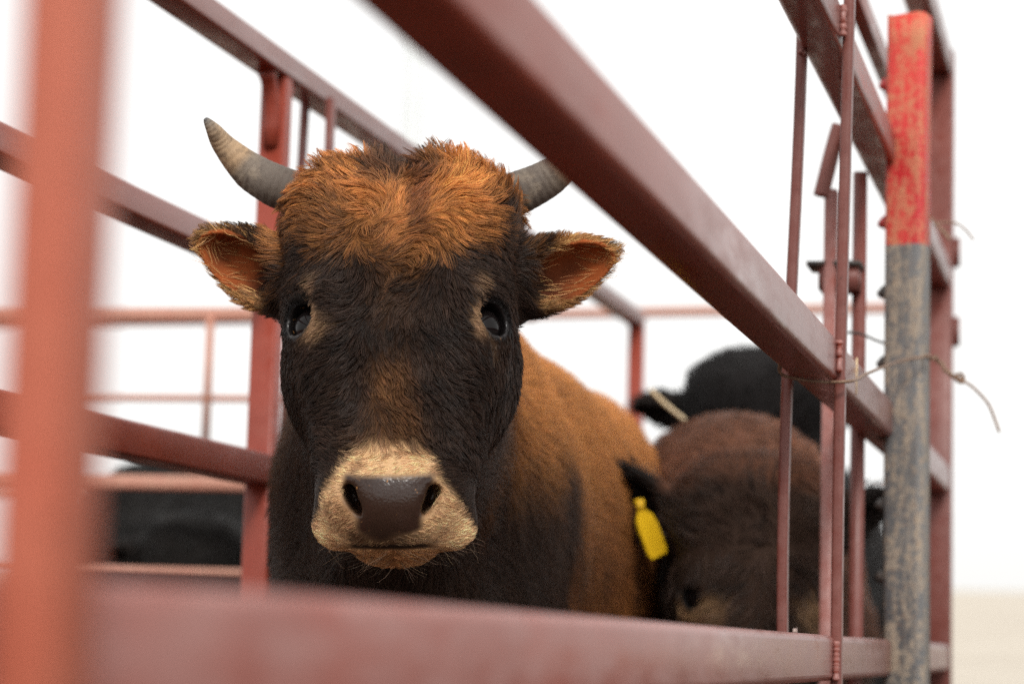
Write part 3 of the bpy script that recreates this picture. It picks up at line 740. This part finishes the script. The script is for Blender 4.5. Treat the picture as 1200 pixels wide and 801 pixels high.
def grow_coat(name, calf, obj, coat_fn, dens_fn, style_fn, n_target, rad, parent, keys=5, cone_cull=True):
    """Short fur as real hair curves rooted on the hide."""
    me = obj.data
    nv = len(me.vertices); V = np.empty(nv * 3, np.float32); me.vertices.foreach_get('co', V); V = V.reshape(-1, 3).astype(float)
    Nn = np.empty(nv * 3, np.float32); me.vertex_normals.foreach_get('vector', Nn); Nn = Nn.reshape(-1, 3).astype(float)
    F = np.empty(len(me.polygons) * 4, np.int32); me.loops.foreach_get('vertex_index', F); F = F.reshape(-1, 4)
    T = np.concatenate([F[:, [0, 1, 2]], F[:, [0, 2, 3]]])
    e1, e2 = V[T[:, 1]] - V[T[:, 0]], V[T[:, 2]] - V[T[:, 0]]
    area = 0.5 * np.linalg.norm(np.cross(e1, e2), axis=1)
    ctr = V[T].mean(1); cn = Nn[T].mean(1); cn /= np.linalg.norm(cn, axis=1, keepdims=True) + 1e-9
    w = area * dens_fn(ctr, cn)
    w /= w.sum(); n = int(n_target * FUR)
    t = rng.choice(len(T), n, p=w)
    u, v = rng.random(n), rng.random(n); fl = u + v > 1; u[fl] = 1 - u[fl]; v[fl] = 1 - v[fl]
    P = V[T[t, 0]] * (1 - u - v)[:, None] + V[T[t, 1]] * u[:, None] + V[T[t, 2]] * v[:, None]
    NN = Nn[T[t, 0]] * (1 - u - v)[:, None] + Nn[T[t, 1]] * u[:, None] + Nn[T[t, 2]] * v[:, None]
    NN /= np.linalg.norm(NN, axis=1, keepdims=True) + 1e-9
    comb, length, lift, mess, clump, colr, keep = style_fn(P, NN)
    P, NN, comb, length, lift, mess, clump, colr = [a[keep] for a in (P, NN, comb, length, lift, mess, clump, colr)]
    n = len(P)
    tang = comb - NN * (comb * NN).sum(1, keepdims=True); tang /= np.linalg.norm(tang, axis=1, keepdims=True) + 1e-9
    side = np.cross(NN, tang)
    # locks: hairs lean towards the tip of a nearby leading hair
    a1 = (NZ[(60, 0)](P) * 0.6 + NZ[(140, 1)](P) * 0.5) * mess + rng.normal(0, 0.16, n)
    lf = lift * (1 + 0.35 * NZ[(140, 3)](P) * mess) + rng.normal(0, 0.07, n)
    lf = np.clip(lf, 0.05, 1.45)
    tdir = tang * np.cos(a1)[:, None] + side * np.sin(a1)[:, None]
    dirv = tdir * np.cos(lf)[:, None] + NN * np.sin(lf)[:, None]
    L = length * rng.uniform(0.65, 1.15, n)
    ng = max(50, n // 11); gi = rng.choice(n, ng, replace=False)
    kd = KDTree(ng)
    for i, g in enumerate(gi): kd.insert(P[g], i)
    kd.balance()
    near_i = np.fromiter((kd.find(p)[1] for p in P), np.int64, n); G = gi[near_i]
    s = np.linspace(0, 1, keys)
    ph = rng.uniform(0, 6.28, n)
    pts = np.empty((n, keys, 3))
    gtip = P[G] + dirv[G] * L[G][:, None] * 0.95
    apart = np.linalg.norm(P - P[G], axis=1); ck = clump * sst(0.014, 0.004, apart)
    for k, sk in enumerate(s):
        base = P + dirv * (L * sk)[:, None] - NN * (L * 0.30 * sk * sk * np.sin(lf))[:, None]
        wav = side * (np.sin(sk * 5.5 + ph[G]) * L * 0.07 * sk * mess)[:, None]
        gp = P[G] + dirv[G] * (L[G] * sk)[:, None] - NN[G] * (L[G] * 0.30 * sk * sk * np.sin(lf[G]))[:, None]
        kk = (ck * sk ** 1.3)[:, None]
        pts[:, k] = base * (1 - kk) + gp * kk + wav
    cu = bpy.data.hair_curves.new(name)
    cu.add_curves([keys] * n)
    cu.attributes['position'].data.foreach_set('vector', pts.astype(np.float32).ravel())
    rr = np.empty((n, keys)); 
    for k, sk in enumerate(s): rr[:, k] = rad * (1 - 0.85 * sk ** 2)
    if np.ndim(rad): pass
    at = cu.attributes.get('radius') or cu.attributes.new('radius', 'FLOAT', 'POINT')
    at.data.foreach_set('value', rr.astype(np.float32).ravel())
    colr = np.clip(colr * rng.uniform(0.60, 1.45, (n, 1)) * (1 + rng.normal(0, 0.04, (n, 3))), 0.002, 0.95)
    lock = 1 + 0.22 * NZ[(140, 0)](P) * mess + 0.30 * rng.normal(0, 1, ng)[near_i] * mess      # locks differ in tone
    colr = np.clip(colr * np.clip(lock, 0.4, 1.7)[:, None], 0.002, 0.9)
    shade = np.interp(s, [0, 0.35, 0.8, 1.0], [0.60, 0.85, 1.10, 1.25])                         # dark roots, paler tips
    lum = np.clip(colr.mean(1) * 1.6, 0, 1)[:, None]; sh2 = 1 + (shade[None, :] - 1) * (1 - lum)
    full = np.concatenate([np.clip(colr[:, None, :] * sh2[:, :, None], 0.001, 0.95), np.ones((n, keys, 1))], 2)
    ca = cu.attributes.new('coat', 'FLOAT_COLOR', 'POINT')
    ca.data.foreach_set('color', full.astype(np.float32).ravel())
    cu.materials.append(M_HAIR)
    o = bpy.data.objects.new(name, cu); COL.objects.link(o); o.parent = parent; o['kind'] = 'stuff'
    return o

# ---- the head frame shared by all calves: built from a facing direction, an up hint and the tilt of the face
def head_frame(right, up, out, tilt):
    r, u, n = (np.array(v, float) for v in (right, up, out))
    hu = u * math.cos(tilt) - n * math.sin(tilt); hn = n * math.cos(tilt) + u * math.sin(tilt)
    return np.stack([r, hu, hn])

# facing the camera place
TO_CAM_R, TO_CAM_U, TO_CAM_N = CB[:, 0], CB[:, 1], CB[:, 2]
def spot(px, py, depth): return CAM + CB @ np.array([(px - CX) / F_PX, -(py - CY) / F_PX, -1.0]) * depth

HH = head_frame(TO_CAM_R, TO_CAM_U, TO_CAM_N, TILT)
EARS = [('L', (from_face(-0.092, 0.028, -0.030), from_face(-0.168, 0.068, -0.030), from_face(-0.15, -0.45, 1.0), 0.031)),
        ('R', (from_face(0.092, 0.028, -0.030), from_face(0.176, 0.057, -0.030), from_face(0.15, -0.35, 1.0), 0.030))]
hero_c = Calf(spot(469, 375, 2.05), HH, (-0.690, 1.98, 0.0), EARS, 0.0028, 0.0125, yaw=R(2.2), width=0.72, bscale=0.995)
me = hero_c.mesh('calf_body')
hero = bpy.data.objects.new('calf', me); COL.objects.link(hero)
tag(hero, 'horned brown calf with orange poll and pale muzzle looking over the bottom rail', 'calf', 'calves')
def mesh_arrays(me):
    nv = len(me.vertices); V = np.empty(nv * 3, np.float32); me.vertices.foreach_get('co', V)
    Nn = np.empty(nv * 3, np.float32); me.vertex_normals.foreach_get('vector', Nn)
    return V.reshape(-1, 3).astype(float), Nn.reshape(-1, 3).astype(float)
def hero_colors(W, Nw):
    h = hero_c.to_head(W); bp = hero_c.to_body(W)
    c, ear = hero_coat(h, W, bp)
    cav = ear_cavity(hero_c, h, Nw @ HH.T) * ear
    rim = ear_rim(hero_c, h) * ear * (1 - cav)
    c = lerp(c, C3(0.56, 0.29, 0.11), rim * 0.85 * sst(0.118, 0.145, np.abs(h[:, 0]) + 0.8 * (0.05 - h[:, 1])) * sst(-0.9, 0.3, NZ[(60, 3)](W)))
    return h, bp, c, ear, cav, rim
V, Nv = mesh_arrays(me)
h, bp, c, ear, cav, rim = hero_colors(V, Nv)
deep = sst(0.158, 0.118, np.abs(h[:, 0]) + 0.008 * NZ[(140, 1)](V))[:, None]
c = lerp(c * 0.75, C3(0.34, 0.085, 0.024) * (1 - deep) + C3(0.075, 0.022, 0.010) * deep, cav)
pad = pad_mask(h); e = eye_dist(h); ed = np.sqrt((e ** 2).sum(1))
c = lerp(c, C3(0.036, 0.0175, 0.0115), pad)
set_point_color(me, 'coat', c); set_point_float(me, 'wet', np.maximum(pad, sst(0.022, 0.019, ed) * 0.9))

def eye_pair(calf, parent):
    for sx in (-1, 1):
        bm = bmesh.new(); bmesh.ops.create_uvsphere(bm, u_segments=32, v_segments=20, radius=0.0185 * calf.hs)
        en = np.array(EYE_N) / np.linalg.norm(EYE_N); ep = np.array(EYE_C) + en * 0.0046
        cpos = calf.O + (ep * np.array([sx, 1, 1]) * calf.hs) @ calf.H
        bmesh.ops.translate(bm, verts=bm.verts[:], vec=Vector(cpos)); bm_obj('eye', bm, M_EYE, parent)
eye_pair(hero_c, hero)

def horn(parent, pts, radii):
    sp = smooth_path(pts, 12); n = len(sp)
    rs = np.interp(np.linspace(0, 1, n), np.linspace(0, 1, len(radii)), radii)
    rs = [r * (1 + 0.010 * math.sin(i * 2.1) * (1 - i / n)) for i, r in enumerate(rs)]
    bm = bmesh.new(); add_tube(bm, sp, rs, 24); o = bm_obj('horn', bm, M_HORN, parent)
    k = 24; set_point_float(o.data, 'along', np.repeat(np.arange(n) / (n - 1), k))
horn(hero, [spot(345, 226, 2.11), spot(322, 217, 2.11), spot(293, 200, 2.115), (spot(264, 172, 2.11)), spot(250, 152, 2.10), spot(240.5, 139, 2.095)], [0.0195, 0.0188, 0.0165, 0.0105, 0.0066, 0.0018])
horn(hero, [spot(588, 232, 2.12), spot(612, 224, 2.12), spot(645, 207, 2.12), spot(678, 180, 2.11), spot(694, 160, 2.10), spot(704, 143, 2.095)], [0.0195, 0.0190, 0.0165, 0.0110, 0.0066, 0.0018])

def hero_density(W, Nw):
    h = hero_c.to_head(W); bp = hero_c.to_body(W)
    view = CAM - W; view /= np.linalg.norm(view, axis=1, keepdims=True)
    f = sst(-0.55, 0.05, (view * Nw).sum(1)) * 0.92 + 0.08
    ishead = (h[:, 2] > -0.14) & (bp[:, 1] < 0.30)
    return f * np.where(ishead, 1.0, np.where(W[:, 2] > 0.6, 0.36, 0.06))
def hero_style(W, Nw):
    h, bp, c, ear, cav, rim = hero_colors(W, Nw); n = len(W)
    nh = Nw @ HH.T
    px, py = face_px(h)
    isb = np.where(bp[:, 1] > 0.30, 1.0, sst(0.02, 0.12, bp[:, 1]) * sst(-0.08, -0.13, h[:, 2]))
    # face: hair runs out from a whorl between the eyes
    x, y = h[:, 0], h[:, 1] - 0.045
    cb = np.stack([x * 2.0 + 0.026 * NZ[(60, 0)](W), y * 0.6 + 0.020 * NZ[(60, 3)](W), -0.25 * np.abs(x) / 0.1], 1)
    below = sst(-0.02, -0.09, y)
    cb = cb / (np.linalg.norm(cb, axis=1, keepdims=True) + 1e-4)
    cb = lerp(cb, np.stack([np.sign(x) * sst(0.0, 0.05, np.abs(x)) * 0.85, -0.75 * np.ones(n), -0.5 * sst(0.03, 0.08, np.abs(x))], 1), below)
    poll = sst(0.055, 0.105, h[:, 1])
    cb = lerp(cb, np.stack([np.sign(x) * (0.55 + 3.5 * np.abs(x)) + 0.6 * NZ[(60, 1)](W), 0.30 + 0.5 * NZ[(60, 2)](W), 0.1 * np.ones(n)], 1), poll)
    mz = sst(-0.150, -0.175, h[:, 1])
    cb = lerp(cb, np.stack([np.sign(x) * 0.8, 0.35 * np.ones(n), -0.4 * np.ones(n)], 1), mz * 0.9)
    # ears: along the ear towards the tip
    ea = np.zeros((n, 3))
    for side, (root, tip, opn, wid) in hero_c.ears:
        a = np.array(tip) - np.array(root); a /= np.linalg.norm(a)
        ea[(x < 0) == (side == 'L')] = a
    cb = lerp(cb, ea, ear)
    comb = cb @ HH
    comb = lerp(comb, np.stack([0.15 * np.sign(bp[:, 0]), 0.75 * np.ones(n), -0.65 + 0.3 * NZ[(25, 0)](W)], 1), isb)
    L = 0.0135 * np.ones(n)
    L = L + 0.003 * sst(-0.10, 0.04, h[:, 1])
    L = np.where(poll > 0, L + (0.025 - 0.0165) * poll * (1 + 0.25 * NZ[(25, 3)](W)), L)
    top = sst(0.125, 0.165, h[:, 1]); L = L + 0.006 * top
    L = L * (1 - 0.50 * sst(26, 6, np.abs(px - 472)) * sst(280, 230, py) * (h[:, 2] > -0.03))
    L = L * (1 - 0.62 * mz)
    L = np.where(ear > 0.5, 0.007 + 0.005 * rim, L)
    L = L * (1 - isb) + 0.032 * isb
    lift = 0.38 * np.ones(n) + 0.30 * poll + 0.25 * top - 0.10 * mz + 0.25 * rim
    mess = 0.42 + 0.65 * poll * (1 - isb) + 0.20 * sst(0.10, 0.03, np.abs(x)) - 0.25 * mz
    clump = 0.60 + 0.25 * poll - 0.35 * mz
    mess = mess * (1 - 0.45 * isb); clump = clump * (1 - 0.65 * isb)
    pad = pad_mask(h); e = eye_dist(h); ed = np.sqrt((e ** 2).sum(1))
    L = L * (0.22 + 0.78 * sst(0.022, 0.046, ed))
    n2 = Nw * 0
    ml = (np.abs(py - 642 + 0.0006 * (px - 460) ** 2) < 2.8) & (np.abs(px - 460) < 50) & (mz > 0.5)
    keep = (pad < 0.4) & ~ml & (ed > 0.0195) & ((cav < 0.5) | (rng.random(n) < 0.05))
    c = np.where((cav > 0.5)[:, None], C3(0.62, 0.34, 0.14), c)
    L = np.where(cav > 0.5, 0.020, L)
    return comb, L, lift, mess, clump, c, keep
grow_coat('coat', hero_c, hero, None, hero_density, hero_style, 230000, 0.00024, hero)

# long loose hairs: ear fringes and whiskers of the chin
def fringe_density(W, Nw):
    h = hero_c.to_head(W); ear = sst(0.108, 0.122, np.abs(h[:, 0])) * ((h[:, 1] > -0.05) & (h[:, 2] > -0.15))
    return ear * ear_rim(hero_c, h) + 1e-9
def fringe_style(W, Nw):
    comb, L, lift, mess, clump, c, keep = hero_style(W, Nw); n = len(W)
    h = hero_c.to_head(W)
    dark = sst(0.3, 1.0, NZ[(60, 2)](W) + 0.8 * (h[:, 0] < 0))
    return comb + 0.3 * Nw, rng.uniform(0.005, 0.016, n), 0.40 * np.ones(n), 0.9 * np.ones(n), 0.5 * np.ones(n), lerp(np.repeat(C3(0.58, 0.31, 0.11), n, 0), C3(0.05, 0.03, 0.02), dark * 0.8), np.abs(h[:, 0]) > 0.118
grow_coat('ear_fringe', hero_c, hero, None, fringe_density, fringe_style, 1300, 0.00014, hero)

def lash_density(W, Nw):
    e = eye_dist(hero_c.to_head(W)); ed = np.sqrt((e ** 2).sum(1))
    return sst(0.0265, 0.0245, ed) * sst(0.0195, 0.0210, ed) * sst(0.004, 0.010, e[:, 1]) + 1e-9
def lash_style(W, Nw):
    h = hero_c.to_head(W); e = eye_dist(h); n = len(W)
    comb = np.stack([np.sign(h[:, 0]) * (0.7 + 20 * e[:, 0]), -0.15 * np.ones(n), 0.9 * np.ones(n)], 1) @ HH
    return comb, rng.uniform(0.008, 0.014, n), 0.5 * np.ones(n), 0.4 * np.ones(n), np.zeros(n), np.repeat(C3(0.012, 0.009, 0.008), n, 0), np.sqrt((e ** 2).sum(1)) < 0.028
grow_coat('eyelashes', hero_c, hero, None, lash_density, lash_style, 240, 0.00018, hero)
def whisker_density(W, Nw):
    h = hero_c.to_head(W); px, py = face_px(h); fd = ct * h[:, 2] - stn * h[:, 1]
    return sst(625, 645, py) * sst(700, 660, py) * sst(0.02, 0.06, fd) * (np.abs(h[:, 0]) < 0.075) + 1e-9
def whisker_style(W, Nw):
    h = hero_c.to_head(W); n = len(W)
    comb = np.stack([np.sign(h[:, 0]) * 0.6, -0.5 * np.ones(n), -0.2 * np.ones(n)], 1) @ HH
    return comb, rng.uniform(0.010, 0.030, n), 0.75 * np.ones(n), 0.8 * np.ones(n), np.zeros(n), np.repeat(C3(0.22, 0.15, 0.10), n, 0), h[:, 1] < -0.10
grow_coat('whiskers', hero_c, hero, None, whisker_density, whisker_style, 110, 0.00011, hero)

# ------------------------------------------------------------------ the other calves (out of focus)
def plain_calf(name, calf, base, tint, label, n_hair, rad, light=None, horns=False, length=0.024):
    me = calf.mesh('calf_body'); o = bpy.data.objects.new('calf', me); COL.objects.link(o)
    tag(o, label, 'calf', 'calves')
    V, Nv = mesh_arrays(me)
    def cols(W, Nw):
        h = calf.to_head(W); bp = calf.to_body(W); n1 = NZ[(25, 1)](W)
        c = lerp(np.repeat(C3(*base), len(W), 0), C3(*tint), np.maximum(sst(0.02, 0.22, bp[:, 1] + 0.03 * n1), sst(0.075, 0.12, h[:, 1] + 0.01 * n1)) * sst(0.6, 0.9, bp[:, 2]))
        c = c * (1 + 0.15 * n1)[:, None]
        c = lerp(c, C3(0.018, 0.013, 0.011), sst(0.105, 0.125, np.abs(h[:, 0])) * sst(-0.12, -0.10, h[:, 2]) * sst(-0.06, -0.04, h[:, 1]) * (bp[:, 1] < 0.3))
        if light is not None:
            e = eye_dist(h); ed = np.sqrt((e ** 2).sum(1))
            c = lerp(c, C3(*light), sst(0.062, 0.026, ed) * sst(0.012, -0.012, e[:, 1]) * 0.85)
            c = lerp(c, C3(*light), sst(-0.13, -0.16, h[:, 1]) * sst(-0.3, -0.29, h[:, 1]) * 0.8 * (bp[:, 1] < 0.25))
        e = eye_dist(h); ed = np.sqrt((e ** 2).sum(1)); c = lerp(c, C3(0.012, 0.01, 0.01), sst(0.023, 0.019, ed))
        return h, bp, c
    h, bp, c = cols(V, Nv); set_point_color(me, 'coat', c * 0.8)
    pad = pad_mask(h) * (bp[:, 1] < 0.25); set_point_float(me, 'wet', pad)
    eye_pair(calf, o)
    def dens(W, Nw):
        view = CAM - W; view /= np.linalg.norm(view, axis=1, keepdims=True)
        return (sst(-0.5, 0.1, (view * Nw).sum(1)) * 0.95 + 0.05) * np.where(W[:, 2] > 0.55, 1.0, 0.1)
    def style(W, Nw):
        h, bp, c = cols(W, Nw); n = len(W)
        cb = np.stack([h[:, 0] * 1.4, np.where(h[:, 1] > 0.02, 0.1, -0.12), -0.3 * np.abs(h[:, 0])], 1) @ calf.H
        isb = sst(0.05, 0.25, bp[:, 1])
        comb = lerp(cb / (np.linalg.norm(cb, axis=1, keepdims=True) + 1e-5), (np.stack([0.1 * np.sign(bp[:, 0]), 0.8 * np.ones(n), -0.5 * np.ones(n)], 1) @ calf.BR), isb)
        e = eye_dist(h); ed = np.sqrt((e ** 2).sum(1))
        return comb, length * np.ones(n) * (0.4 + 0.6 * sst(0.02, 0.05, ed)), 0.45 * np.ones(n), 0.7 * np.ones(n), 0.5 * np.ones(n), c, (ed > 0.022)
    grow_coat('coat', calf, o, None, dens, style, n_hair, rad, o, keys=4)
    return o

def ear_pose(lx, ly, ll, droop=0.0):
    return [('L', (from_face(-0.100, 0.043, -0.035), from_face(-0.100 - lx, 0.043 + ly, -0.045), from_face(0.2, -0.5, 1.0), 0.038)),
            ('R', (from_face(0.100, 0.043, -0.035), from_face(0.100 + lx, 0.043 + ly, -0.045), from_face(-0.2, -0.5, 1.0), 0.038))]
ear_pose2 = [('L', (from_face(-0.090, 0.035, -0.035), from_face(-0.170, 0.115, -0.050), from_face(0.1, -0.5, 1.0), 0.036)),
             ('R', (from_face(0.090, 0.035, -0.035), from_face(0.165, 0.080, -0.050), from_face(-0.1, -0.5, 1.0), 0.036))]
H2 = head_frame(TO_CAM_R, TO_CAM_U, TO_CAM_N, R(12))
c2 = Calf(spot(883, 672, 2.95), H2, (-0.50, 3.02, 0.020), ear_pose2, 0.0055, 0.017, hscale=1.0, bscale=0.96, yaw=R(5), width=0.95)
calf2 = plain_calf('calf', c2, (0.052, 0.029, 0.020), (0.17, 0.068, 0.036), 'dark brown calf with lowered head and a yellow ear tag beside the orange flank', 60000, 0.00042, (0.34, 0.20, 0.105), length=0.028)

H3 = head_frame(TO_CAM_R, TO_CAM_U, TO_CAM_N, R(-5))
c3 = Calf(spot(885, 530, 4.2), H3, (-0.66, 4.30, 0.04), ear_pose(0.070, 0.005, 0), 0.009, 0.022, hscale=1.22, bscale=1.04, width=0.72)
plain_calf('calf', c3, (0.011, 0.0095, 0.0095), (0.012, 0.010, 0.010), 'black calf at the back showing one ear above the brown calf', 34000, 0.0006)
H4 = head_frame(TO_CAM_R, TO_CAM_U, TO_CAM_N, R(20))
c4 = Calf(spot(225, 690, 4.72), H4, (-1.96, 4.42, -0.01), ear_pose(0.07, 0.02, 0), 0.010, 0.022, yaw=R(0), bscale=1.03, width=1.42)
plain_calf('calf', c4, (0.0075, 0.0060, 0.0052), (0.0075, 0.0060, 0.0052), 'black calf at left behind the faded cross fence under the low rail', 26000, 0.0007)

# yellow ear tag hanging from the brown calf's ear
def ear_tag():
    bm = bmesh.new()
    outline = [(-0.004, 0.036), (0.004, 0.036), (0.006, 0.022), (0.017, 0.012), (0.020, 0.0), (0.020, -0.032), (0.016, -0.038), (-0.016, -0.038), (-0.020, -0.032), (-0.020, 0.0), (-0.017, 0.012), (-0.006, 0.022)]
    rot = Matrix.Rotation(R(22), 3, Vector(TO_CAM_N)) @ Matrix.Rotation(R(40), 3, Vector(TO_CAM_U))
    c0 = Vector(spot(759, 617, 2.93)); r, u, nn = Vector(TO_CAM_R), Vector(TO_CAM_U), Vector(TO_CAM_N)
    fr = []; bk = []
    for x, y in outline:
        x *= 0.80
        p = rot @ (r * x + u * y + nn * (0.002 * math.cos(y * 40))); q = rot @ (r * x + u * y - nn * 0.0018)
        fr.append(bm.verts.new(c0 + p)); bk.append(bm.verts.new(c0 + q))
    bm.faces.new(fr); bm.faces.new(bk[::-1]); k = len(fr)
    for i in range(k): bm.faces.new((fr[(i + 1) % k], fr[i], bk[i], bk[(i + 1) % k]))
    q = c0 + rot @ (u * 0.029 + nn * 0.003); lump(bm, q, 0.006, 5, (1, 1, 1), 2)
    return bm_obj('ear_tag', bm, M_TAG, calf2, smooth=False)
ear_tag()
bm = bmesh.new(); add_tube(bm, smooth_path([spot(762, 456, 3.55), spot(774, 468, 3.55), spot(788, 480, 3.55), spot(803, 492, 3.55)], 4), [0.0032] * 13, 8)
tag(bm_obj('straw_stalk', bm, M_STRAW), 'pale straw stalk lying on the brown back in front of the black ear', 'straw')
